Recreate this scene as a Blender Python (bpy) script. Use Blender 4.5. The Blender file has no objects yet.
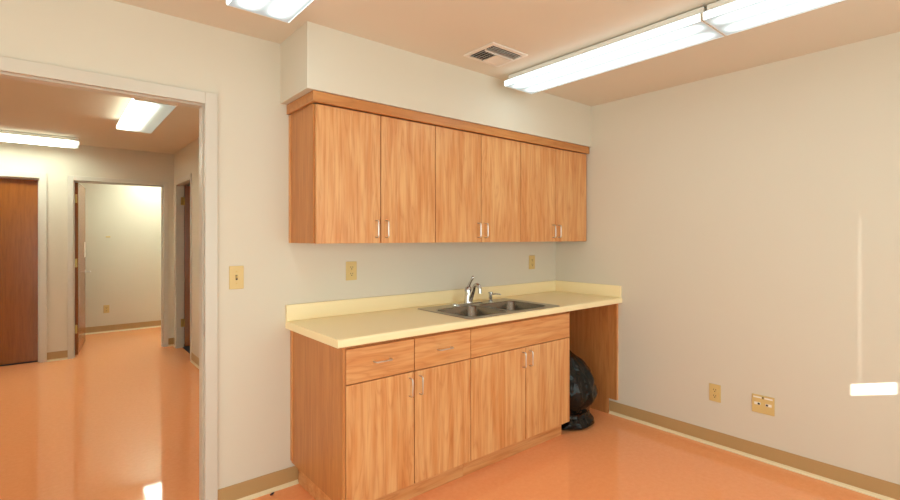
import bpy, bmesh, math, random
from mathutils import Vector, Matrix, noise
random.seed(4)
C = bpy.context.scene.collection
PI = math.pi

# ------------------------------------------------------------------ helpers
def nbm(): return bmesh.new()

def bx(bm, x0, x1, y0, y1, z0, z1, bev=0.0, seg=2):
    t = bmesh.new()
    bmesh.ops.create_cube(t, size=1)
    for v in t.verts:
        v.co = Vector(((x0+x1)/2 + v.co.x*(x1-x0), (y0+y1)/2 + v.co.y*(y1-y0), (z0+z1)/2 + v.co.z*(z1-z0)))
    if bev > 0:
        bmesh.ops.bevel(t, geom=t.edges[:], offset=bev, segments=seg, affect='EDGES', profile=0.5)
    merge(bm, t)
    return bm

def merge(bm, t):
    m = bpy.data.meshes.new('tmp'); t.to_mesh(m); t.free()
    bm.from_mesh(m); bpy.data.meshes.remove(m)

def prism(bm, prof, axis, a, b):
    """extrude a closed 2-D profile along 'x' (prof = (y,z)) or 'y' (prof = (x,z)) or 'z' (prof = (x,y))"""
    def P(p, t):
        return {'x': (t, p[0], p[1]), 'y': (p[0], t, p[1]), 'z': (p[0], p[1], t)}[axis]
    A = [bm.verts.new(P(p, a)) for p in prof]; B = [bm.verts.new(P(p, b)) for p in prof]
    n = len(prof)
    fs = [bm.faces.new(A), bm.faces.new(B[::-1])]
    for i in range(n):
        fs.append(bm.faces.new((A[i], B[i], B[(i+1) % n], A[(i+1) % n])))
    bmesh.ops.recalc_face_normals(bm, faces=fs)
    return bm

def tube(bm, pts, rad, seg=10, flat=None):
    pts = [Vector(p) for p in pts]; n = len(pts)
    if not isinstance(rad, (list, tuple)): rad = [rad]*n
    rings = []; up = None
    for i, p in enumerate(pts):
        d = (pts[min(i+1, n-1)] - pts[max(i-1, 0)]).normalized()
        if up is None:
            up = Vector((0, 0, 1)) if abs(d.z) < .9 else Vector((1, 0, 0))
        s = d.cross(up).normalized(); up = s.cross(d).normalized()
        ring = []
        for k in range(seg):
            a = 2*PI*k/seg
            fx = 1.0 if flat is None else flat
            ring.append(bm.verts.new(p + s*math.cos(a)*rad[i] + up*math.sin(a)*rad[i]*fx))
        rings.append(ring)
    fs = []
    for i in range(n-1):
        for k in range(seg):
            fs.append(bm.faces.new((rings[i][k], rings[i][(k+1) % seg], rings[i+1][(k+1) % seg], rings[i+1][k])))
    fs.append(bm.faces.new(rings[0][::-1])); fs.append(bm.faces.new(rings[-1]))
    bmesh.ops.recalc_face_normals(bm, faces=fs)
    return bm

def lathe(bm, cx, cy, prof, seg=24):
    rings = []
    for r, z in prof:
        rings.append([bm.verts.new((cx + r*math.cos(2*PI*k/seg), cy + r*math.sin(2*PI*k/seg), z)) for k in range(seg)])
    fs = []
    for i in range(len(prof)-1):
        for k in range(seg):
            fs.append(bm.faces.new((rings[i][k], rings[i][(k+1) % seg], rings[i+1][(k+1) % seg], rings[i+1][k])))
    fs.append(bm.faces.new(rings[0][::-1])); fs.append(bm.faces.new(rings[-1]))
    bmesh.ops.recalc_face_normals(bm, faces=fs)
    return bm

def rrect(x0, x1, y0, y1, r, n=6):
    out = []
    for cx, cy, a0 in ((x1-r, y1-r, 0), (x0+r, y1-r, 90), (x0+r, y0+r, 180), (x1-r, y0+r, 270)):
        for k in range(n+1):
            a = math.radians(a0 + 90*k/n)
            out.append((cx + r*math.cos(a), cy + r*math.sin(a)))
    return out

WL = {}
def obj(name, bm, mat, parent=None, smooth=False, origin=None):
    """bm is in world coordinates; linked as one mesh, relative to its parent's world location"""
    base = WL.get(parent.name, Vector()) if parent else Vector(origin if origin else (0, 0, 0))
    bmesh.ops.translate(bm, verts=bm.verts[:], vec=-base)
    m = bpy.data.meshes.new(name); bm.to_mesh(m); bm.free()
    if smooth:
        for p in m.polygons: p.use_smooth = True
        try: m.set_sharp_from_angle(angle=math.radians(40))
        except Exception: pass
    m.materials.append(mat)
    o = bpy.data.objects.new(name, m); C.objects.link(o)
    if parent: o.parent = parent
    else: o.location = base
    WL[o.name] = base
    return o

def thing(name, label, cat, loc, group=None):
    o = bpy.data.objects.new(name, None); C.objects.link(o)
    o.empty_display_size = .05
    o.location = loc; WL[o.name] = Vector(loc)
    o['label'] = label; o['category'] = cat
    if group: o['group'] = group
    return o

def tag(o, label, cat, group=None):
    o['label'] = label; o['category'] = cat
    if group: o['group'] = group
    return o

def struct(name, bm, mat, parent=None, label=None):
    o = obj(name, bm, mat, parent)
    if not parent: o['kind'] = 'structure'
    if label: o['label'] = label
    return o

# ------------------------------------------------------------------ materials
def lin(r, g, b):
    f = lambda c: (c/12.92 if c <= .04045 else ((c+.055)/1.055)**2.4)
    return (f(r/255), f(g/255), f(b/255), 1)

def newmat(name):
    m = bpy.data.materials.new(name); m.use_nodes = True
    nt = m.node_tree; b = nt.nodes['Principled BSDF']
    return m, nt, b

def N(nt, t, **kw):
    n = nt.nodes.new(t)
    for k, v in kw.items():
        if k in n.inputs: n.inputs[k].default_value = v
        else: setattr(n, k, v)
    return n

def L(nt, a, b): nt.links.new(a, b)

def math_n(nt, op, a, b=None):
    n = nt.nodes.new('ShaderNodeMath'); n.operation = op
    for i, v in enumerate((a, b)):
        if v is None: continue
        if isinstance(v, (int, float)): n.inputs[i].default_value = v
        else: nt.links.new(v, n.inputs[i])
    return n.outputs[0]

def plain(name, col, rough=.5, metal=0.0, var=0.04, scale=30, bump=0.0, bscale=200, spec=.5, coat=0):
    """solid colour with a slight procedural mottle and an optional fine bump"""
    m, nt, b = newmat(name)
    tc = N(nt, 'ShaderNodeTexCoord')
    nz = N(nt, 'ShaderNodeTexNoise', Scale=scale, Detail=4.0); L(nt, tc.outputs['Object'], nz.inputs['Vector'])
    mx = N(nt, 'ShaderNodeMix', data_type='RGBA')
    mx.inputs['A'].default_value = tuple(c*(1-var) for c in col[:3]) + (1,)
    mx.inputs['B'].default_value = tuple(min(1, c*(1+var)) for c in col[:3]) + (1,)
    L(nt, nz.outputs['Fac'], mx.inputs['Factor']); L(nt, mx.outputs['Result'], b.inputs['Base Color'])
    b.inputs['Roughness'].default_value = rough; b.inputs['Metallic'].default_value = metal
    b.inputs['Specular IOR Level'].default_value = spec
    b.inputs['Coat Weight'].default_value = coat
    if bump:
        n2 = N(nt, 'ShaderNodeTexNoise', Scale=bscale, Detail=3.0); L(nt, tc.outputs['Object'], n2.inputs['Vector'])
        bp = N(nt, 'ShaderNodeBump', Strength=bump, Distance=.002)
        L(nt, n2.outputs['Fac'], bp.inputs['Height']); L(nt, bp.outputs['Normal'], b.inputs['Normal'])
    return m

def wood(name, light, mid, dark, horiz=False, rough=.38):
    m, nt, b = newmat(name)
    tc = N(nt, 'ShaderNodeTexCoord'); oi = N(nt, 'ShaderNodeObjectInfo')
    off = N(nt, 'ShaderNodeCombineXYZ')
    r1 = math_n(nt, 'MULTIPLY', oi.outputs['Random'], 37.0)
    L(nt, r1, off.inputs[0]); L(nt, r1, off.inputs[1]); L(nt, r1, off.inputs[2])
    add = N(nt, 'ShaderNodeVectorMath', operation='ADD'); L(nt, tc.outputs['Object'], add.inputs[0]); L(nt, off.outputs[0], add.inputs[1])
    def scaled(sx, sy, sz):
        mp = N(nt, 'ShaderNodeMapping')
        mp.inputs['Scale'].default_value = (sz, sy, sx) if horiz else (sx, sy, sz)
        L(nt, add.outputs[0], mp.inputs['Vector']); return mp.outputs[0]
    # wide cathedral figure
    big = N(nt, 'ShaderNodeTexNoise', Scale=1.0, Detail=3.0, Roughness=.55, Distortion=.6); L(nt, scaled(9, 9, .9), big.inputs['Vector'])
    # rings in the figure
    rg = math_n(nt, 'FRACT', math_n(nt, 'MULTIPLY', big.outputs['Fac'], 9.0))
    rg = math_n(nt, 'ABSOLUTE', math_n(nt, 'SUBTRACT', rg, .5))
    rg = math_n(nt, 'POWER', math_n(nt, 'MULTIPLY', rg, 2.0), 3.0)
    fine = N(nt, 'ShaderNodeTexNoise', Scale=1.0, Detail=5.0, Roughness=.65); L(nt, scaled(62, 62, 3.4), fine.inputs['Vector'])
    blot = N(nt, 'ShaderNodeTexNoise', Scale=1.0, Detail=2.0); L(nt, scaled(30, 30, 2.2), blot.inputs['Vector'])
    cr = N(nt, 'ShaderNodeValToRGB')
    e = cr.color_ramp.elements
    e[0].position = .34; e[0].color = light; e[1].position = .68; e[1].color = mid
    L(nt, blot.outputs['Fac'], cr.inputs['Fac'])
    mx = N(nt, 'ShaderNodeMix', data_type='RGBA'); mx.inputs['B'].default_value = dark
    L(nt, cr.outputs['Color'], mx.inputs['A'])
    gate = math_n(nt, 'MULTIPLY', rg, math_n(nt, 'MULTIPLY', blot.outputs['Fac'], .8))
    L(nt, gate, mx.inputs['Factor'])
    mx2 = N(nt, 'ShaderNodeMix', data_type='RGBA'); mx2.inputs['B'].default_value = dark
    L(nt, mx.outputs['Result'], mx2.inputs['A'])
    fr = N(nt, 'ShaderNodeMapRange'); fr.inputs['From Min'].default_value = .5; fr.inputs['From Max'].default_value = .8
    fr.inputs['To Max'].default_value = .7
    L(nt, fine.outputs['Fac'], fr.inputs['Value']); L(nt, fr.outputs[0], mx2.inputs['Factor'])
    L(nt, mx2.outputs['Result'], b.inputs['Base Color'])
    b.inputs['Roughness'].default_value = rough
    return m

def floor_mat(name):
    m, nt, b = newmat(name)
    tc = N(nt, 'ShaderNodeTexCoord')
    n1 = N(nt, 'ShaderNodeTexNoise', Scale=38.0, Detail=8.0, Roughness=.7); L(nt, tc.outputs['Object'], n1.inputs['Vector'])
    n2 = N(nt, 'ShaderNodeTexNoise', Scale=2.2, Detail=3.0); L(nt, tc.outputs['Object'], n2.inputs['Vector'])
    cr = N(nt, 'ShaderNodeValToRGB'); e = cr.color_ramp.elements
    e[0].position = .3; e[0].color = FLOOR_D; e[1].position = .7; e[1].color = FLOOR_L
    L(nt, n1.outputs['Fac'], cr.inputs['Fac'])
    mx = N(nt, 'ShaderNodeMix', data_type='RGBA'); mx.inputs['B'].default_value = FLOOR_D
    L(nt, cr.outputs['Color'], mx.inputs['A'])
    L(nt, math_n(nt, 'MULTIPLY', n2.outputs['Fac'], .5), mx.inputs['Factor'])
    L(nt, mx.outputs['Result'], b.inputs['Base Color'])
    # waxed sheet floor: gloss with slight scuffing and waviness
    n3 = N(nt, 'ShaderNodeTexNoise', Scale=5.0, Detail=6.0); L(nt, tc.outputs['Object'], n3.inputs['Vector'])
    mr = N(nt, 'ShaderNodeMapRange'); mr.inputs['To Min'].default_value = .02; mr.inputs['To Max'].default_value = .075
    L(nt, n3.outputs['Fac'], mr.inputs['Value']); L(nt, mr.outputs[0], b.inputs['Roughness'])
    b.inputs['Specular IOR Level'].default_value = .5
    n4 = N(nt, 'ShaderNodeTexNoise', Scale=14.0, Detail=2.0); L(nt, tc.outputs['Object'], n4.inputs['Vector'])
    bp = N(nt, 'ShaderNodeBump', Strength=.012, Distance=.01); L(nt, n4.outputs['Fac'], bp.inputs['Height']); L(nt, bp.outputs[0], b.inputs['Normal'])
    return m

def lens_mat(name, tubes, peak, base, hl, side_e=2.0, left_only=False, lamp=None):
    lamp = lamp or LAMP
    """acrylic wrap lens glowing where the tubes sit behind it; object space: x across, y along"""
    m, nt, b = newmat(name)
    tc = N(nt, 'ShaderNodeTexCoord'); sp = N(nt, 'ShaderNodeSeparateXYZ'); L(nt, tc.outputs['Object'], sp.inputs[0])
    tot = None
    for tx, w, a in tubes:
        d = math_n(nt, 'DIVIDE', math_n(nt, 'SUBTRACT', sp.outputs[0], tx), w)
        g = math_n(nt, 'EXPONENT', math_n(nt, 'MULTIPLY', math_n(nt, 'MULTIPLY', d, d), -1.0))
        g = math_n(nt, 'MULTIPLY', g, a)
        tot = g if tot is None else math_n(nt, 'ADD', tot, g)
    mr = N(nt, 'ShaderNodeMapRange', interpolation_type='SMOOTHSTEP')
    mr.inputs['From Min'].default_value = hl; mr.inputs['From Max'].default_value = hl-.11
    L(nt, math_n(nt, 'ABSOLUTE', sp.outputs[1]), mr.inputs['Value'])
    st = math_n(nt, 'ADD', math_n(nt, 'MULTIPLY', math_n(nt, 'MULTIPLY', tot, mr.outputs[0]), peak), base)
    side = math_n(nt, 'MULTIPLY', math_n(nt, 'LESS_THAN', sp.outputs[0], -.1285) if left_only else math_n(nt, 'GREATER_THAN', math_n(nt, 'ABSOLUTE', sp.outputs[0]), .1285), side_e)
    st = math_n(nt, 'ADD', st, side)
    b.inputs['Base Color'].default_value = (.28, .28, .28, 1); b.inputs['Roughness'].default_value = .35
    b.inputs['Emission Color'].default_value = lamp
    L(nt, st, b.inputs['Emission Strength'])
    return m

# colours
FILL_E = 2.6  # strength of the fill glow added to the window panels
LAMP = (.80, 1.0, 1.03, 1); LAMP_H = (.90, 1.0, .84, 1)
FLOOR_L = (.95, .415, .185, 1); FLOOR_D = (.88, .35, .145, 1)
M = {}
M['wall'] = plain('wall_paint', (.665, .62, .515, 1), .55, var=.015, scale=3, bump=.10, bscale=160, spec=.3)
M['ceiling'] = plain('ceiling_paint', (.70, .635, .525, 1), .8, var=.015, scale=3, bump=.15, bscale=120, spec=.2)
M['trim'] = plain('trim_paint', (.62, .58, .50, 1), .35, var=.015, scale=5)
M['floor'] = floor_mat('waxed_orange_floor')
M['carpet'] = plain('dark_carpet', (.03, .028, .03, 1), .95, var=.3, scale=300)
M['base'] = plain('tan_rubber_base', (.46, .30, .13, 1), .4, var=.03, scale=8)
M['toe'] = plain('cream_base_toe', (.76, .64, .40, 1), .35, var=.06, scale=40)
M['wood'] = wood('cabinet_laminate', (.72, .405, .175, 1), (.62, .265, .085, 1), (.46, .15, .04, 1))
M['woodh'] = wood('cabinet_laminate_horizontal', (.70, .37, .15, 1), (.62, .265, .085, 1), (.46, .15, .04, 1), horiz=True)
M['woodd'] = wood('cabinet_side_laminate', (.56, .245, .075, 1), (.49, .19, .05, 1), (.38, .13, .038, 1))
M['crown'] = wood('crown_laminate', (.56, .25, .08, 1), (.49, .195, .055, 1), (.38, .13, .033, 1), horiz=True)
M['door'] = wood('door_veneer', (.29, .09, .014, 1), (.26, .077, .011, 1), (.21, .06, .009, 1), rough=.24)
M['gap'] = plain('dark_cabinet_inside', (.10, .045, .015, 1), .8)
M['counter'] = plain('counter_laminate', (.92, .79, .48, 1), .33, var=.02, scale=400)
M['plate'] = plain('tan_plastic', (.66, .49, .20, 1), .35, var=.02)
M['slot'] = plain('dark_slot', (.03, .02, .01, 1), .6)
M['white'] = plain('white_plastic', (.86, .82, .74, 1), .35, var=.01)
M['enamel'] = plain('white_enamel', (.82, .79, .72, 1), .4, var=.01)
M['steel'] = plain('brushed_steel', (.40, .36, .31, 1), .3, metal=1, var=.06, scale=60, bump=.03, bscale=900)
M['bowl'] = plain('shaded_bowl_steel', (.25, .22, .185, 1), .24, metal=1, var=.06, scale=60)  # rim steel darkened, shade of the bowls put into the colour
M['chrome'] = plain('chrome', (.58, .56, .54, 1), .1, metal=1, var=.01)
M['nickel'] = plain('satin_nickel', (.72, .69, .65, 1), .28, metal=1, var=.02)
M['brass'] = plain('brass', (.62, .42, .13, 1), .35, metal=1, var=.05)
M['ventm'] = plain('vent_paint', (.76, .70, .62, 1), .5, var=.02)
M['dark'] = plain('black_metal_and_shade', (.012, .009, .007, 1), .9)  # strike plate black; also paints the dark in the duct and under the door
M['scrap'] = plain('dark_blue_scrap', (.012, .012, .04, 1), .5)
def fill_blind_mat():
    # glow added as unseen room fill, behind the camera and on the left
    m, nt, b = newmat('glowing_fill_blind')
    b.inputs['Base Color'].default_value = (.75, .72, .66, 1); b.inputs['Roughness'].default_value = .9
    b.inputs['Emission Color'].default_value = (.79, 1.0, 1.0, 1); b.inputs['Emission Strength'].default_value = FILL_E
    return m
M['fill_blind'] = fill_blind_mat()

def bag_mat():
    m, nt, b = newmat('black_bin_liner')
    tc = N(nt, 'ShaderNodeTexCoord')
    n = N(nt, 'ShaderNodeTexNoise', Scale=13.0, Detail=3.0, Roughness=.5, Distortion=1.6); L(nt, tc.outputs['Object'], n.inputs['Vector'])
    bp = N(nt, 'ShaderNodeBump', Strength=.5, Distance=.02); L(nt, n.outputs['Fac'], bp.inputs['Height']); L(nt, bp.outputs[0], b.inputs['Normal'])
    b.inputs['Base Color'].default_value = (.002, .002, .002, 1); b.inputs['Roughness'].default_value = .1; b.inputs['Specular IOR Level'].default_value = .35
    return m
M['bag'] = bag_mat()

# ------------------------------------------------------------------ dimensions
H = 2.44
YB, YB2 = 2.62, 2.72          # kitchen back wall
XR = 3.37                     # kitchen right wall
XL = -1.7; YF = -1.2
HX = 1.20                     # hall right wall face
HY, HY2 = 6.95, 7.07           # hall far wall
R2 = 8.55                     # far room back wall
OX0, OX1, OZ = -.32, .586, 2.042   # cased opening
D1 = (-1.02, -.10); D2 = (.19, 1.085); DZ = 2.03
D3 = (5.96, 6.75)

# ------------------------------------------------------------------ shell
struct('floor', bx(nbm(), -2.6, 3.6, -1.4, 8.8, -.1, 0), M['floor'])
struct('floor_side', bx(nbm(), 1.26, 3.37, 2.75, 6.95, .0, .006), M['carpet'])
struct('ceiling', bx(nbm(), -2.6, 3.6, -1.4, 8.8, H, H+.1), M['ceiling'])
b = nbm(); g = .014
bx(b, -2.6, OX0-g, YB, YB2, 0, H); bx(b, OX1+g, XR, YB, YB2, 0, H); bx(b, OX0-g, OX1+g, YB, YB2, OZ+g, H)
struct('wall_back', b, M['wall'])
struct('wall_right', bx(nbm(), XR, XR+.12, -1.4, HY2, 0, H), M['wall'])
VY0, VY1 = -.8, 1.7
b = nbm(); bx(b, XL-.12, XL, YF, VY0, 0, H); bx(b, XL-.12, XL, VY1, YB, 0, H)
bx(b, XL-.12, XL, VY0, VY1, 0, .35); bx(b, XL-.12, XL, VY0, VY1, 2.02, H)
struct('wall_left', b, M['wall'])
b = nbm(); bx(b, XL-.10, XL-.06, VY0, VY0+.04, .35, 2.02); bx(b, XL-.10, XL-.06, VY1-.04, VY1, .35, 2.02)
bx(b, XL-.10, XL-.06, VY0+.04, VY1-.04, .35, .39); bx(b, XL-.10, XL-.06, VY0+.04, VY1-.04, 1.98, 2.02)
wo2 = struct('fill_window_2', b, M['trim'])  # added unseen window, lights the room from the left
obj('fill_blind', bx(nbm(), XL-.034, XL-.03, VY0, VY1, .35, 2.02), M['fill_blind'], wo2)
# front wall with a window whose blind leaves a slot and a hairline gap for the sun
WX0, WX1, WZ0, WZ1 = -1.5, 2.95, .35, 2.025
b = nbm(); bx(b, XL-.12, WX0, YF-.12, YF, 0, H); bx(b, WX1, XR, YF-.12, YF, 0, H)
bx(b, WX0, WX1, YF-.12, YF, 0, WZ0); bx(b, WX0, WX1, YF-.12, YF, WZ1, H)
struct('wall_front', b, M['wall'])
GX, G = 2.2845, .0006
SX0, SX1, SZ0, SZ1 = 2.2625, 2.373, 1.0396, 1.1006
t = .0004
b = nbm()
bx(b, WX0, GX-G/2-.6*t, YF-.03, YF-.03+t, SZ1, WZ1); bx(b, GX+G/2, WX1, YF-.03, YF-.03+t, SZ1, WZ1)
bx(b, WX0, SX0, YF-.03, YF-.03+t, SZ0, SZ1); bx(b, SX1, WX1, YF-.03, YF-.03+t, SZ0, SZ1)
bx(b, WX0, WX1, YF-.03, YF-.03+t, WZ0, SZ0)
win = nbm()
for a in ((WX0, WX0+.04, WZ0, WZ1), (WX1-.04, WX1, WZ0, WZ1), (WX0+.04, WX1-.04, WZ0, WZ0+.04), (WX0+.04, WX1-.04, WZ1-.0, WZ1+.001)):
    bx(win, a[0], a[1], YF-.1, YF-.06, a[2], a[3])
wo = struct('window_1', win, M['trim'])
obj('fill_blind', b, M['fill_blind'], wo)  # its glow is added fill from behind the camera

# soffit over the wall cabinets
struct('wall_soffit', bx(nbm(), .966, XR, 2.26, YB, 2.112, H), M['wall'])

# hall and further rooms
b = nbm(); bx(b, HX, HX+.075, YB2, D3[0], 0, H); bx(b, HX, HX+.075, D3[1], HY, 0, H); bx(b, HX, HX+.075, D3[0], D3[1], DZ, H)
struct('wall_hall_right', b, M['wall'])
struct('wall_hall_left', bx(nbm(), -2.52, -2.4, YB2, HY, 0, H), M['wall'])
b = nbm()
bx(b, -2.52, D1[0], HY, HY2, 0, H); bx(b, D1[1], D2[0], HY, HY2, 0, H); bx(b, D2[1], XR, HY, HY2, 0, H)
bx(b, D1[0], D1[1], HY, HY2, DZ, H); bx(b, D2[0], D2[1], HY, HY2, DZ, H)
struct('wall_hall_far', b, M['wall'])
struct('wall_far_room', bx(nbm(), -1.5, 3.49, R2, R2+.12, 0, H), M['wall'])
struct('wall_far_room_left', bx(nbm(), -1.62, -1.5, HY2, R2+.12, 0, H), M['wall'])
struct('wall_far_room_right', bx(nbm(), 2.4, 2.52, HY2, R2, 0, H), M['wall'])

# ---- door frames: casing with a stepped jamb (rabbet + stop)
def frame_y(name, x0, x1, z1, ya, yb, cas=.055, step=None, both=False):
    """frame round an opening in a wall that spans y = ya..yb"""
    b = nbm()
    p = .014
    bx(b, x0-cas, x0+.002, ya-p, ya, 0, z1+cas, .003); bx(b, x1-.002, x1+cas, ya-p, ya, 0, z1+cas, .003)
    bx(b, x0+.002, x1-.002, ya-p, ya, z1-.002, z1+cas, .003)
    st = ya+.05 if step is None else step
    sw = .016
    for (u0, u1) in ((x0, x0+.003), (x1-.003, x1)):          # jamb lining
        bx(b, u0, u1, ya, yb, 0, z1)
    bx(b, x0, x1, ya, yb, z1-.003, z1)
    if st < yb:
        e = min(yb, st+.04) if not both else yb
        bx(b, x0+.003, x0+sw, st, e, 0, z1-sw, .002); bx(b, x1-sw, x1-.003, st, e, 0, z1-sw, .002)
        bx(b, x0+.003, x1-.003, st, e, z1-sw, z1-.003, .002)
    if both:
        bx(b, x0-cas, x0+.002, yb, yb+p, 0, z1+cas, .003); bx(b, x1-.002, x1+cas, yb, yb+p, 0, z1+cas, .003)
        bx(b, x0+.002, x1-.002, yb, yb+p, z1-.002, z1+cas, .003)
    return struct(name, b, M['trim'])
b = nbm(); cas = .058; p = .014
for ya, yb in ((YB-p, YB+.006), (YB2-.004, YB2+p)):
    bx(b, OX0-cas, OX0, ya, yb, 0, OZ+cas, .002); bx(b, OX1, OX1+cas, ya, yb, 0, OZ+cas, .002)
    bx(b, OX0, OX1, ya, yb, OZ, OZ+cas, .002)
for ya, yb, e in ((YB+.006, YB+.045, g-.003), (YB+.045, YB2-.004, 0)):      # rabbet, then stop
    bx(b, OX0-g, OX0-e, ya, yb, 0, OZ+g); bx(b, OX1+e, OX1+g, ya, yb, 0, OZ+g); bx(b, OX0-e, OX1+e, ya, yb, OZ+e, OZ+g)
tr = struct('trim_1', b, M['trim'])
b = nbm(); bx(b, OX1+.007, OX1+.011, YB+.008, YB+.04, .88, .94, .001)
obj('strike_plate', b, M['dark'], tr)
frame_y('trim_2', D1[0], D1[1], DZ, HY, HY2, .06, step=HY+.03)
frame_y('trim_3', D2[0], D2[1], DZ, HY, HY2, .05, step=HY+.03)
# side-room frame in the hall's right wall (spans x)
b = nbm(); cas = .06
for y0, y1 in ((D3[0]-.022, D3[0]+.002), (D3[1]-.002, D3[1]+cas)):
    bx(b, HX-.014, HX, y0, y1, 0, DZ+cas, .003)
bx(b, HX-.014, HX, D3[0]+.002, D3[1]-.002, DZ-.002, DZ+cas, .003)
bx(b, HX, HX+.075, D3[0], D3[0]+.003, 0, DZ); bx(b, HX, HX+.075, D3[1]-.003, D3[1], 0, DZ); bx(b, HX, HX+.075, D3[0], D3[1], DZ-.003, DZ)
struct('trim_4', b, M['trim'])

# ---- baseboards (tan rubber cove base with its pale toe)
def baseboard(name, runs, h=.10):
    b = nbm(); t2 = nbm()
    for kind, c, s, a0, a1 in runs:
        # kind 'x': runs along x on wall y=c, room side s ; kind 'y': along y on wall x=c
        w = c + s*.005
        lo, hi = min(c, w), max(c, w)
        toe = [(c + s*.0, 0), (c + s*.016, 0), (c + s*.015, .004), (c + s*.009, .010), (c + s*.006, .020), (c, .020)]
        if kind == 'x':
            bx(b, a0, a1, lo, hi, .018, h); prism(t2, toe, 'x', a0, a1)
        else:
            bx(b, lo, hi, a0, a1, .018, h); prism(t2, toe, 'y', a0, a1)
    o = struct(name, b, M['base'])
    obj('toe_strip', t2, M['toe'], o)
    return o
baseboard('baseboard_right', [('y', XR, -1, YF, 2.094)])
baseboard('baseboard_back', [('x', YB, -1, OX1+.058, 1.064)])
baseboard('baseboard_left', [('y', XL, 1, YF, YB)])
baseboard('baseboard_hall_far', [('x', HY, -1, D1[1]+.06, D2[0]-.05), ('x', HY, -1, D2[1]+.05, HX-.005)])
baseboard('baseboard_hall_right', [('y', HX, -1, YB2+.02, D3[0]-.022), ('y', HX, -1, D3[1]+.06, HY-.005)])
baseboard('baseboard_far_room', [('x', R2, -1, -1.5, 2.4)])

# ---- doors
def hinge(bm, x, y, z, dx=.03, dy=.003):
    bx(bm, x, x+dx, y-dy, y, z-.05, z+.05)
d1 = struct('door_1', bx(nbm(), D1[0]+.004, D1[1]-.004, HY+.071, HY+.112, .012, DZ-.005, .001), M['door'], label='closed brown wood door at the left end of the hall')
obj('under_door_shade', bx(nbm(), D1[0]+.003, D1[1]-.003, HY+.055, HY+.112, .0005, .008), M['dark'], d1)  # black strip painting in the dark under the door
# open door, swung into the far room about the left jamb
def rot_bm(bm, px, py, ang):
    bmesh.ops.rotate(bm, verts=bm.verts[:], cent=(px, py, 0), matrix=Matrix.Rotation(ang, 3, 'Z'))
    return bm
px, py = D2[0]+.004, HY2+.004
A2 = math.radians(83.2)
W = D2[1]-D2[0]-.008
b = bx(nbm(), px, px+W, py-.045, py, .012, DZ-.006, .001)
d2 = struct('door_2', rot_bm(b, px, py, A2), M['door'], label='brown wood door standing open into the far room')
for z in (1.83, 1.08, .31):
    b = nbm(); bx(b, px-.0025, px, py-.036, py, z-.05, z+.05); tube(b, [(px-.004, py+.002, z-.05), (px-.004, py+.002, z+.05)], .006)
    obj('hinge', rot_bm(b, px, py, A2), M['brass'], d2, smooth=True)
b = nbm(); yy = py-.045
prism(b, [(px+W-.06+.024*math.cos(a), .93+.024*math.sin(a)) for a in [2*PI*k/16 for k in range(16)]], 'y', yy-.008, yy)
tube(b, [(px+W-.06, yy-.006, .93), (px+W-.06, yy-.05, .93), (px+W-.075, yy-.058, .93), (px+W-.17, yy-.058, .932)], [.01, .01, .009, .008])
obj('lever_handle', rot_bm(b, px, py, A2), M['nickel'], d2, smooth=True)
b = bx(nbm(), px+W-.13, px+W-.02, yy-.002, yy, 1.12, 1.32)
obj('sign_strip', rot_bm(b, px, py, A2), M['white'], d2)['label'] = 'white vertical strip'
# side-room door: hinged on the far jamb, swung into the side room
qx, qy = HX+.08, D3[1]-.004
b = bx(nbm(), qx, qx+.045, qy-.86, qy, .014, DZ-.006, .001)
AA = math.radians(80)
d3 = struct('door_3', rot_bm(b, qx, qy, AA), M['door'], label='brown door opened into the dark side room')
for z in (1.83, .31):
    b = nbm(); bx(b, HX+.04, HX+.073, D3[1]-.006, D3[1]-.003, z-.05, z+.05); tube(b, [(HX+.077, D3[1]-.009, z-.05), (HX+.077, D3[1]-.009, z+.05)], .006)
    obj('hinge', b, M['brass'], d3, smooth=True)

# ------------------------------------------------------------------ handles
def pull_v(bm, x, yface, zc, ln=.092, out=.03, r=.0042):
    pts = [(x, yface, zc+ln/2), (x, yface-out*.65, zc+ln/2)]
    for k in range(1, 5):
        a = k/4*PI/2; pts.append((x, yface-out*.65-out*.35*math.sin(a), zc+ln/2-out*.35*(1-math.cos(a))))
    n = len(pts)
    pts += [(p[0], p[1], 2*zc-p[2]) for p in reversed(pts)]
    tube(bm, pts, r, 8)
def pull_h(bm, xc, yface, z, ln=.092, out=.03, r=.0042):
    pts = [(xc-ln/2, yface, z), (xc-ln/2, yface-out*.6, z)]
    for k in range(1, 5):
        a = k/4*PI/2; pts.append((xc-ln/2+out*.4*(1-math.cos(a)), yface-out*.6-out*.4*math.sin(a), z))
    pts += [(2*xc-p[0], p[1], p[2]) for p in reversed(pts)]
    tube(bm, pts, r, 8)

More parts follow.
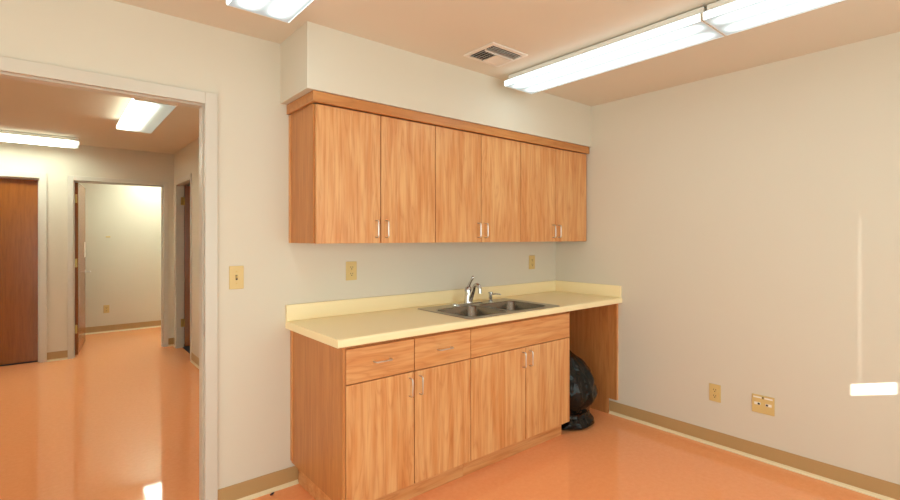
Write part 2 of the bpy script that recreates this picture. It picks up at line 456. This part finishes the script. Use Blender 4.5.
# ------------------------------------------------------------------ wall cabinets
UZ0, UZ1 = 1.347, 2.056
UYF, UYD = 2.29, 2.309         # door face / door back
edges = [1.024, 1.404, 1.789, 2.170, 2.555, 2.942, 3.344]
names = ['pale wood double-door wall cabinet at the left end, hung above bare counter',
         'middle of the three wall cabinets, wood doors hung above the sink',
         'wood double-door wall cabinet hung against the right wall above the knee space']
for i in range(3):
    x0, xm, x1 = edges[2*i], edges[2*i+1], edges[2*i+2]
    r = thing('wall_cabinet', names[i], 'cabinet', ((x0+x1)/2, YB, UZ0), 'wall cabinets above the counter')
    b = nbm()
    xa = x0-.0 if i else 1.018
    bx(b, xa, xa+.016, UYD+.003, YB, UZ0, UZ1); bx(b, x1-.018, x1-.001, UYD+.003, YB, UZ0, UZ1)
    bx(b, xa+.016, x1-.018, UYD+.003, YB, UZ0+.002, UZ0+.02); bx(b, xa+.016, x1-.018, UYD+.003, YB, UZ1-.02, UZ1)
    bx(b, xa+.016, x1-.018, YB-.01, YB-.002, UZ0+.02, UZ1-.02); bx(b, xa+.016, x1-.018, UYD+.02, YB-.02, 1.70, 1.718)
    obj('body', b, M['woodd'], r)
    if i == 0:
        obj('scribe_strip', bx(nbm(), 1.012, 1.018, YB-.022, YB, UZ0, UZ1-.004), M['wood'], r)
    for (a, c, hx) in ((x0, xm, xm-.032), (xm, x1, xm+.032)):
        if i == 2 and c == x1: obj('filler_strip', bx(nbm(), 3.3445, XR-.001, 2.306, 2.322, UZ0, 2.056), M['woodd'], r)
        d = obj('door', bx(nbm(), a+.0027, c-.0027, UYF, UYD, UZ0-.001, UZ1-.0035, .0012, 1), M['wood'], r)
        b = nbm(); pull_v(b, hx, UYF, 1.424)
        obj('handle', b, M['nickel'], d, smooth=True)

b = nbm(); cz0, cz1 = 2.057, 2.1105
bx(b, 1.000, 3.354, 2.268, 2.292, cz0, cz1, .002); bx(b, 1.000, 1.0175, 2.292, YB-.001, cz0, cz1, .002)
tag(obj('crown_moulding', b, M['crown']), 'flat orange-brown wood moulding along the top of the wall cabinets', 'moulding')

# filler between last wall cabinet and wall


# ------------------------------------------------------------------ base cabinets
BYF, BYD = 2.01, 2.029
BZ0, BZ1 = .115, .862
def carcass(bm, x0, x1):
    bx(bm, x0, x0+.018, BYD+.003, YB-.002, BZ0, .873); bx(bm, x1-.018, x1-.001, BYD+.003, YB-.002, BZ0, .873)
    bx(bm, x0+.018, x1-.018, BYD+.003, YB-.002, BZ0, BZ0+.018)
    bx(bm, x0+.018, x1-.018, YB-.012, YB-.002, BZ0+.018, .873)
    bx(bm, x0+.018, x1-.018, BYD+.003, BYD+.03, .845, .873)
    bx(bm, x0+.018, x1-.018, BYD+.003, BYD+.03, .675, .70)
def toekick(bm, x0, x1, y=2.078):
    bx(bm, x0, x1, y, y+.018, 0, BZ0-.001)
# left unit
r = thing('base_cabinet', 'wood base cabinet with two drawers over two doors, at the counter\'s left end', 'cabinet', (1.434, YB, 0), 'base cabinets under the counter')
b = nbm(); carcass(b, 1.044, 1.823); obj('body', b, M['woodd'], r)
b = nbm(); prism(b, [(BYF+.001, .125), (YB-.001, .125), (YB-.001, .874), (BYF+.001, .874)], 'x', 1.028, 1.0435); obj('end_panel', b, M['woodd'], r)
obj('scribe_strip', bx(nbm(), 1.021, 1.028, YB-.022, YB-.001, .14, .874), M['wood'], r)
b = nbm(); toekick(b, 1.066, 1.823); bx(b, 1.066, 1.084, 2.096, YB-.001, 0, BZ0-.001); obj('toe_kick', b, M['woodh'], r)
for (a, c, hx) in ((1.044, 1.433, 1.401), (1.433, 1.824, 1.465)):
    d = obj('drawer', bx(nbm(), a+.0027, c-.0027, BYF, BYD, .694, .857, .0012, 1), M['woodh'], r)
    b = nbm(); pull_h(b, (a+c)/2, BYF, .780); obj('handle', b, M['nickel'], d, smooth=True)
    d = obj('door', bx(nbm(), a+.0027, c-.0027, BYF, BYD, .112, .689, .0012, 1), M['wood'], r)
    b = nbm(); pull_v(b, hx, BYF, .616); obj('handle', b, M['nickel'], d, smooth=True)
# sink unit
r = thing('base_cabinet', 'wood base cabinet under the sink, one wide false drawer over two doors', 'cabinet', (2.28, YB, 0), 'base cabinets under the counter')
b = nbm(); carcass(b, 1.8245, 2.735); bx(b, 2.735, 2.7395, BYF+.001, YB-.002, BZ0, .873); obj('body', b, M['woodd'], r)
b = nbm(); toekick(b, 1.8245, 2.738); bx(b, 2.72, 2.738, 2.096, YB-.002, 0, BZ0-.001); obj('toe_kick', b, M['woodh'], r)
obj('false_drawer', bx(nbm(), 1.8256, 2.738, BYF, BYD, .694, .857, .0012, 1), M['woodh'], r)
for (a, c, hx) in ((1.824, 2.289, 2.257), (2.289, 2.7396, 2.321)):
    d = obj('door', bx(nbm(), a+.0027, c-.0027, BYF, BYD, .112, .689, .0012, 1), M['wood'], r)
    b = nbm(); pull_v(b, hx, BYF, .616); obj('handle', b, M['nickel'], d, smooth=True)
# panel at the right wall carrying the counter
b = nbm()
prism(b, [(2.022, .122), (2.098, .122), (2.098, .001), (YB-.001, .001), (YB-.001, .874), (2.022, .874)], 'x', 3.348, XR-.001)
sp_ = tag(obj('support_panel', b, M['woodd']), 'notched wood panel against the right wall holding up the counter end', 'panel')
b = nbm(); bx(b, 3.347, XR-.001, 2.0195, 2.0218, .122, .874); bx(b, 3.347, XR-.018, 2.0955, 2.0978, .001, .121)
obj('lit_edge_strip', b, M['wood'], sp_)  # paler wood paints in the light on the panel's front edges
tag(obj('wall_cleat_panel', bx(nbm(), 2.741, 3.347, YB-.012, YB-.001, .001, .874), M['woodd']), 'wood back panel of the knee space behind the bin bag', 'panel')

# ------------------------------------------------------------------ countertop
ct = thing('countertop', 'long pale yellow laminate countertop with a rolled front edge', 'countertop', (2.18, YB, .875))
b = nbm()
CX0, CX1 = .994, XR-.001
nose = [(2.04, .914), (2.04, .8745)]
prof = [(2.05, .9145), (2.05, .875), (1.99, .875)]
for k in range(0, 4): prof.append((1.991-.005*math.sin(k/3*PI/2), .875+.006-.006*math.cos(k/3*PI/2)))
for k in range(0, 7):
    a = k/6*PI/2
    prof.append((1.986+.014*(1-math.cos(a)), .9005+.014*math.sin(a)))
prism(b, prof, 'x', CX0, CX1)
SK = (1.835, 2.605, 2.05, 2.495)
bx(b, CX0, SK[0], 2.05, YB-.001, .875, .9145); bx(b, SK[1], CX1, 2.05, YB-.001, .875, .9145); bx(b, SK[0], SK[1], SK[3], YB-.001, .875, .9145)
obj('top', b, M['counter'], ct)
b = nbm(); bx(b, CX0, CX1-.02, YB-.021, YB-.001, .9146, 1.005, .003); obj('backsplash', b, M['counter'], ct)
b = nbm(); bx(b, CX1-.02, CX1, 1.99, YB-.001, .9146, 1.006, .003); obj('side_splash', b, M['counter'], ct)

# ------------------------------------------------------------------ sink
sk = thing('kitchen_sink', 'stainless double-bowl drop-in sink set in the counter', 'sink', (2.222, 2.26, .9145))
def loop_edges(bm, pts, z):
    vs = [bm.verts.new((p[0], p[1], z)) for p in pts]
    return vs, [bm.edges.new((vs[i], vs[(i+1) % len(vs)])) for i in range(len(vs))]
bowls = [(1.858, 2.190, 2.055, 2.395), (2.226, 2.562, 2.055, 2.395)]
b = nbm(); zr = .9195
ov, oe = loop_edges(b, rrect(1.815, 2.632, 2.004, 2.522, .022), zr)
allE = oe[:]
for bo in bowls:
    hv, he = loop_edges(b, rrect(*bo, .05), zr-.001); allE += he
bmesh.ops.triangle_fill(b, use_beauty=True, use_dissolve=False, edges=allE)
lv = [b.verts.new((v.co.x + (.004 if v.co.x > 2.222 else -.004)*1, v.co.y + (.004 if v.co.y > 2.26 else -.004), .9147)) for v in ov]
for i in range(len(ov)):
    j = (i+1) % len(ov); b.faces.new((ov[i], ov[j], lv[j], lv[i]))
bmesh.ops.recalc_face_normals(b, faces=b.faces[:])
obj('rim', b, M['steel'], sk)
for bo in bowls:
    b = nbm(); rings = []
    for ins, z, rr in ((-.006, zr+.0003, .056), (0, zr-.002, .05), (.004, zr-.012, .05), (.012, .80, .06), (.02, .775, .06), (.04, .761, .06), (.10, .757, .05), (.125, .756, .03)):
        q = rrect(bo[0]+ins, bo[1]-ins, bo[2]+ins, bo[3]-ins, rr, 8)
        rings.append([b.verts.new((p[0], p[1], z)) for p in q])
    for i in range(len(rings)-1):
        n = len(rings[i])
        for k in range(n): b.faces.new((rings[i][k], rings[i][(k+1) % n], rings[i+1][(k+1) % n], rings[i+1][k]))
    b.faces.new(rings[-1]); bmesh.ops.recalc_face_normals(b, faces=b.faces[:]); bmesh.ops.reverse_faces(b, faces=b.faces[:])
    bo_o = obj('bowl', b, M['bowl'], sk, smooth=True)
    b = nbm(); lathe(b, (bo[0]+bo[1])/2, (bo[2]+bo[3])/2, [(.02, .7565), (.042, .7565), (.042, .759), (.03, .7585), (.022, .757)], 20)
    obj('drain', b, M['chrome'], bo_o, smooth=True)

# faucet
fx, fy = 2.215, 2.468
zt = .9197
fc = thing('faucet', 'chrome single-lever faucet with a short hooked spout at the sink back', 'faucet', (fx, fy, zt))
b = nbm(); prism(b, rrect(fx-.125, fx+.125, fy-.028, fy+.028, .027, 6), 'z', zt, zt+.008)
obj('deck_plate', b, M['chrome'], fc, smooth=True)
b = nbm()
lathe(b, fx, fy, [(.030, zt+.008), (.029, zt+.018), (.027, zt+.03), (.0255, zt+.075), (.0265, zt+.095), (.022, zt+.112), (.012, zt+.12)], 20)
obj('body', b, M['chrome'], fc, smooth=True)
b = nbm(); pts = []; rad = []
for k in range(0, 15):
    t_ = k/14
    if t_ < .45:
        s_ = t_/.45; pts.append((fx+.004*s_, fy-.016-.034*s_, zt+.02+.085*s_)); rad.append(.018-.0045*s_)
    else:
        a = (t_-.45)/.55*PI*1.02
        pts.append((fx+.004+.006*(t_-.45), fy-.05-.030*(1-math.cos(a)), zt+.105+.030*math.sin(a)*1.05)); rad.append(.0125)
pts.append((pts[-1][0], pts[-1][1]+.0005, pts[-1][2]-.022)); rad.append(.014)
tube(b, pts, rad, 14); obj('spout', b, M['chrome'], fc, smooth=True)
b = nbm(); tube(b, [(fx, fy+.002, zt+.108), (fx+.003, fy-.008, zt+.135), (fx+.006, fy-.022, zt+.16), (fx+.009, fy-.038, zt+.186), (fx+.009, fy-.041, zt+.191)], [.014, .010, .0085, .011, .006], 12, flat=.75)
obj('lever', b, M['chrome'], fc, smooth=True)
# soap dispenser
sx, sy = 2.43, 2.468
sd = thing('soap_dispenser', 'small chrome pump dispenser on the sink deck, right of the faucet', 'dispenser', (sx, sy, zt))
b = nbm(); lathe(b, sx, sy, [(.017, zt), (.017, zt+.006), (.010, zt+.01), (.010, zt+.02)], 16); obj('base', b, M['chrome'], sd, smooth=True)
b = nbm(); lathe(b, sx, sy, [(.0115, zt+.02), (.0115, zt+.026)], 16); obj('collar', b, M['slot'], sd, smooth=True)
b = nbm(); lathe(b, sx, sy, [(.0125, zt+.026), (.0125, zt+.053), (.018, zt+.056), (.018, zt+.064), (.006, zt+.067)], 16); obj('pump_head', b, M['chrome'], sd, smooth=True)
b = nbm(); tube(b, [(sx+.008, sy-.006, zt+.048), (sx+.025, sy-.024, zt+.052), (sx+.045, sy-.046, zt+.051), (sx+.052, sy-.054, zt+.047)], [.005, .0045, .004, .0035], 10); obj('nozzle', b, M['chrome'], sd, smooth=True)
b = nbm(); lathe(b, 2.093, 2.468, [(.019, zt), (.018, zt+.006), (.010, zt+.011), (.003, zt+.012)], 18)
tag(obj('hole_cover', b, M['chrome'], smooth=True), 'small round chrome cap on the sink deck, left of the faucet', 'cap')

# ------------------------------------------------------------------ outlets and switch
def place(o, wall):                    # local plate frame: x right, y out of wall (-y), z up
    if wall == 'right': o.rotation_euler = (0, 0, -PI/2)
def outlet(label, loc, wall='back'):
    r = thing('wall_outlet', label, 'outlet', loc, 'tan duplex outlets')
    X, Y, Z = loc
    obj('cover_plate', bx(nbm(), X-.036, X+.036, Y-.006, Y-.0005, Z-.057, Z+.057, .002), M['plate'], r)
    for dz in (.0195, -.0195):
        q = nbm(); prism(q, [(X+p[0], Z+dz+p[1]) for p in rrect(-.017, .017, -.0145, .0145, .008, 4)], 'y', Y-.0085, Y-.006)
        q = obj('receptacle', q, M['plate'], r)
        s = nbm()
        bx(s, X-.0082, X-.0054, Y-.0092, Y-.0085, Z+dz-.001, Z+dz+.008); bx(s, X+.0054, X+.0082, Y-.0092, Y-.0085, Z+dz-.001, Z+dz+.008)
        bx(s, X-.003, X+.003, Y-.0092, Y-.0085, Z+dz-.0105, Z+dz-.005)
        obj('slot', s, M['slot'], q)
    s = nbm(); tube(s, [(X, Y-.0058, Z), (X, Y-.0075, Z)], .003, 8); obj('screw', s, M['brass'], r)
    place(r, wall)
    return r
outlet('tan outlet on the back wall above the left part of the counter', (1.397, YB, 1.175))
outlet('tan outlet on the back wall near the corner, right of the faucet', (3.055, YB, 1.172))
outlet('tan outlet low on the right wall, just left of the double plate', (XR, 1.316, .352), 'right')
outlet('small tan outlet low on the pale wall of the room beyond the open door', (.613, R2, .338))
X, Y, Z = .7365, YB, 1.17
r = thing('light_switch', 'tan toggle light switch beside the cased opening', 'switch', (X, Y, Z))
obj('cover_plate', bx(nbm(), X-.036, X+.036, Y-.006, Y-.0005, Z-.06, Z+.06, .002), M['plate'], r)
obj('toggle_slot', bx(nbm(), X-.005, X+.005, Y-.0066, Y-.006, Z-.013, Z+.013), M['slot'], r)
b = nbm(); prism(b, [(Y-.006, Z-.005), (Y-.017, Z+.006), (Y-.017, Z+.011), (Y-.006, Z+.006)], 'x', X-.0035, X+.0035); obj('toggle', b, M['plate'], r)
for dz in (.03, -.03):
    b = nbm(); tube(b, [(X, Y-.0058, Z+dz), (X, Y-.0072, Z+dz)], .003, 8); obj('screw', b, M['brass'], r)
X, Y, Z = XR, 1.038, .3485
r = thing('data_plate', 'tan double-width data jack plate low on the right wall', 'wall plate', (X, Y, Z))
obj('cover_plate', bx(nbm(), X-.061, X+.061, Y-.006, Y-.0005, Z-.056, Z+.056, .002), M['plate'], r)
for dx in (-.03, .03):
    obj('label_window', bx(nbm(), X+dx-.022, X+dx+.022, Y-.0072, Y-.006, Z+.036, Z+.045), M['white'], r)
    j = obj('jack', bx(nbm(), X+dx-.017, X+dx+.017, Y-.0078, Y-.006, Z-.006, Z+.010, .0015), M['white'], r)
    s = X+dx+(.008 if dx < 0 else -.008)
    obj('socket', bx(nbm(), s-.006, s+.006, Y-.0085, Y-.0078, Z-.004, Z+.007), M['slot'], j)
b = nbm(); bx(b, X-.0025, X+.0025, Y-.0072, Y-.006, Z+.034, Z+.048); obj('screw', b, M['slot'], r)
place(r, 'right')
b = nbm(); bx(b, .605, .66, R2-.012, R2-.0005, 1.376, 1.396, .003)
tag(obj('wall_hook', b, M['plate']), 'tiny tan fitting high on the pale wall of the room beyond the open door', 'hook')

# ------------------------------------------------------------------ ceiling vent
vx0, vx1, vy0, vy1 = 1.84, 2.127, 1.85, 2.095
vt = thing('ceiling_vent', 'square louvred air vent on the ceiling beside the long lights', 'vent', ((vx0+vx1)/2, (vy0+vy1)/2, H))
b = nbm(); w = .026; zz0, zz1 = H-.010, H-.0005
bx(b, vx0, vx1, vy0, vy0+w, zz0, zz1, .002); bx(b, vx0, vx1, vy1-w, vy1, zz0, zz1, .002)
bx(b, vx0, vx0+w, vy0+w, vy1-w, zz0, zz1, .002); bx(b, vx1-w, vx1, vy0+w, vy1-w, zz0, zz1, .002)
obj('frame', b, M['ventm'], vt)
obj('duct_shade_sheet', bx(nbm(), vx0+w, vx1-w, vy0+w, vy1-w, H-.003, H-.001), M['dark'], vt)  # black sheet painting in the dark of the duct, ceiling is uncut
def slat(axis, c, a0, a1, tilt, wd=.016):
    bm = nbm(); dz = wd*math.sin(tilt)/2; dc = wd*math.cos(tilt)/2; zc = H-.012
    prism(bm, [(c-dc, zc-dz), (c-dc, zc-dz+.0012), (c+dc, zc+dz+.0012), (c+dc, zc+dz)], axis, a0, a1)
    obj('louver', bm, M['ventm'], vt)
ix0, ix1, iy0, iy1 = vx0+w, vx1-w, vy0+w, vy1-w
for k in range(4): slat('x', iy0+.009+k*.0155, ix0, ix1, math.radians(48), .013)
obj('divider', bx(nbm(), ix0, ix1, iy0+.063, iy0+.066, H-.020, H-.003), M['ventm'], vt)
xm = (ix0+ix1)/2-.01
for k in range(5): slat('y', ix0+.010+k*.0225, iy0+.066, iy1, math.radians(40), .02)
for k in range(6): slat('y', xm+.018+k*.0185, iy0+.066, iy1, math.radians(-28), .021)

# ------------------------------------------------------------------ fluorescent wraparound lights
def wrap_light(label, cx, cy, mat, rot=0.0, ln=1.225, wd=.272, z0=2.357, group='fluorescent wraparound ceiling lights'):
    r = thing('ceiling_light', label, 'ceiling light', (cx, cy, H), group)
    hw, hl = wd/2, ln/2
    b = nbm(); prism(b, [(cx-.098, H-.007), (cx-.098, 2.403), (cx-.113, 2.403), (cx-.113, 2.4012), (cx+.113, 2.4012), (cx+.113, 2.403), (cx+.098, 2.403), (cx+.098, H-.007)], 'y', cy-hl+.005, cy+hl-.005); bx(b, cx-.06, cx+.06, cy-hl+.03, cy+hl-.03, H-.007, H-.0003)
    obj('housing', b, M['enamel'], r)
    b = nbm(); prism(b, [(cx-.112, 2.401), (cx-hw, 2.388), (cx-hw, z0+.006), (cx-hw+.006, z0), (cx+hw-.006, z0), (cx+hw, z0+.006), (cx+hw, 2.388), (cx+.112, 2.401)], 'y', cy-hl+.004, cy+hl-.004)
    obj('diffuser', b, mat, r)
    for s in (-1, 1):
        b = nbm(); ya, yb = sorted((cy+s*(hl-.004), cy+s*hl))
        prism(b, [(cx-.113, 2.402), (cx-hw-.001, 2.389), (cx-hw-.001, z0+.005), (cx-hw+.005, z0-.001), (cx+hw-.005, z0-.001), (cx+hw+.001, z0+.005), (cx+hw+.001, 2.389), (cx+.113, 2.402)], 'y', ya, yb)
        obj('end_cap', b, M['enamel'], r)
    r.rotation_euler = (0, 0, rot)
    return r
K = 5.6
two = lens_mat('lens_two_tubes', [(-.062, .034, 1), (.062, .034, 1)], K, .38, .61)
one = lens_mat('lens_left_tube', [(-.062, .055, .8)], K*4.6, .38, .61, 1.0, True, LAMP_H)
hallm = lens_mat('lens_hall', [(-.062, .04, 1), (.062, .04, 1)], K*5.9, .38, .61, lamp=LAMP_H)
room2 = lens_mat('lens_far_room', [(-.075, .075, 1), (.075, .075, 1)], K*5.6, .38, .61, lamp=LAMP_H)
wrap_light('long white ceiling light farther from the camera, nearest the vent', 2.389, 1.552, two)
wrap_light('white ceiling light in the photo\'s top right corner, end to end with the farther one', 2.389, .3225, two)
wrap_light('white ceiling light left of the soffit, cut off by the photo\'s top edge', .701, 1.545, two)
wrap_light('added unseen white ceiling light behind the camera in the left row', .701, .315, two)  # extra fixture added out of view to light the kitchen
wrap_light('white hall ceiling light seen under the head of the cased opening', .586, 4.66, one)
wrap_light('white hall ceiling light running above the two far doors', -.385, 6.55, hallm, rot=PI/2)
wrap_light('added unseen white hall ceiling light beside the cased opening', -1.2, 4.3, hallm)  # extra fixture added out of view to brighten the hall
wrap_light('white ceiling light inside the room beyond the open door', 1.19, 7.83, room2)

# ------------------------------------------------------------------ black bin bag in the knee space
bcx, bcy = 2.972, 2.225
prof = [(0, 0), (.12, 0), (.195, .004), (.212, .018), (.205, .045), (.178, .075), (.176, .10), (.192, .135), (.215, .18), (.226, .23), (.225, .28), (.212, .335), (.185, .385), (.15, .43), (.105, .475), (.06, .51), (.03, .54), (.035, .57), (.02, .585), (0, .586)]
# resample
P2 = []
for i in range(len(prof)-1):
    for k in range(6):
        s = k/6; P2.append((prof[i][0]*(1-s)+prof[i+1][0]*s, prof[i][1]*(1-s)+prof[i+1][1]*s))
P2.append(prof[-1])
b = nbm(); seg = 144; rings = []
for r_, z in P2:
    ring = []
    for k in range(seg):
        a = 2*PI*k/seg
        v = Vector((math.cos(a)*1.1, math.sin(a)*1.1, z*4.2))
        n1 = noise.noise(v*1.6 + Vector((7, 1, 3)))
        n2 = noise.noise(Vector((math.cos(a)*2.2, math.sin(a)*2.2, z*13)) + Vector((1.1*n1, 0, 2)))
        crease = 1-abs(noise.noise(Vector((math.cos(a)*1.8, math.sin(a)*1.8, z*11+1.3*n1)) + Vector((3, 9, 1))))*2
        pleat = math.sin(a*11 + 3*n1)*max(0, (z-.36))*.12
        edge = min(1, z/.04)
        rr = r_*(1 + .07*n1 + .06*n2*edge + .05*edge*(crease-.5) + pleat)
        lean = .02*z
        zz = z + (.010*n2 + .004*crease)*min(1, z/.08) if z > 0 else 0
        x = bcx + rr*math.cos(a) - lean; y = bcy + rr*math.sin(a)
        ring.append(b.verts.new((min(max(x, 2.745), 3.33), max(y, 1.98), max(zz, .0008))))
    rings.append(ring)
for i in range(len(rings)-1):
    for k in range(seg):
        b.faces.new((rings[i][k], rings[i][(k+1) % seg], rings[i+1][(k+1) % seg], rings[i+1][k]))
bmesh.ops.remove_doubles(b, verts=b.verts[:], dist=.0002)
bmesh.ops.recalc_face_normals(b, faces=b.faces[:])
bag = obj('trash_bag', b, M['bag'], origin=(bcx, bcy, 0))
for p in bag.data.polygons: p.use_smooth = True
tag(bag, 'full shiny black plastic trash bag on the floor in the knee space', 'trash bag')

# tiny scrap on the floor
b = nbm(); tube(b, [(.898, 2.577, .005), (.907, 2.581, .0055), (.917, 2.588, .005)], [.0045, .005, .0045], 8)
tag(obj('floor_scrap', b, M['scrap']), 'tiny dark blue scrap on the floor near the back baseboard', 'scrap')

# ------------------------------------------------------------------ sun through the window slot, dim sky outside
sun = bpy.data.lights.new('sun', 'SUN'); sun.energy = 20; sun.angle = math.radians(.28); sun.color = (1, .97, .92)
so = bpy.data.objects.new('sun', sun); C.objects.link(so); so.location = (-.5, -6, 4)
so.rotation_euler = Vector((.6, 1, -.286)).to_track_quat('-Z', 'Y').to_euler()
w = bpy.data.worlds.new('World'); bpy.context.scene.world = w; w.use_nodes = True
bg = w.node_tree.nodes['Background']; bg.inputs[0].default_value = (.5, .65, .9, 1); bg.inputs[1].default_value = .3

# ------------------------------------------------------------------ camera
cam = bpy.data.cameras.new('camera'); co = bpy.data.objects.new('camera', cam); C.objects.link(co)
co.location = (0, 0, 1.377)
co.rotation_euler = (PI/2, 0, -math.atan2(398.4, 479.5))
cam.sensor_width = 36; cam.lens = 479.5*36/900; cam.shift_y = -12.5/900; cam.clip_start = .02
sc = bpy.context.scene; sc.camera = co
sc.view_settings.view_transform = 'Standard'; sc.view_settings.look = 'None'
sc.view_settings.gamma = 1; sc.view_settings.use_curve_mapping = False
sc.view_settings.exposure = -0.10
try:
    sc.cycles.use_denoising = True; sc.cycles.max_bounces = 16; sc.cycles.diffuse_bounces = 10
    sc.cycles.sample_clamp_indirect = 10
except Exception: pass
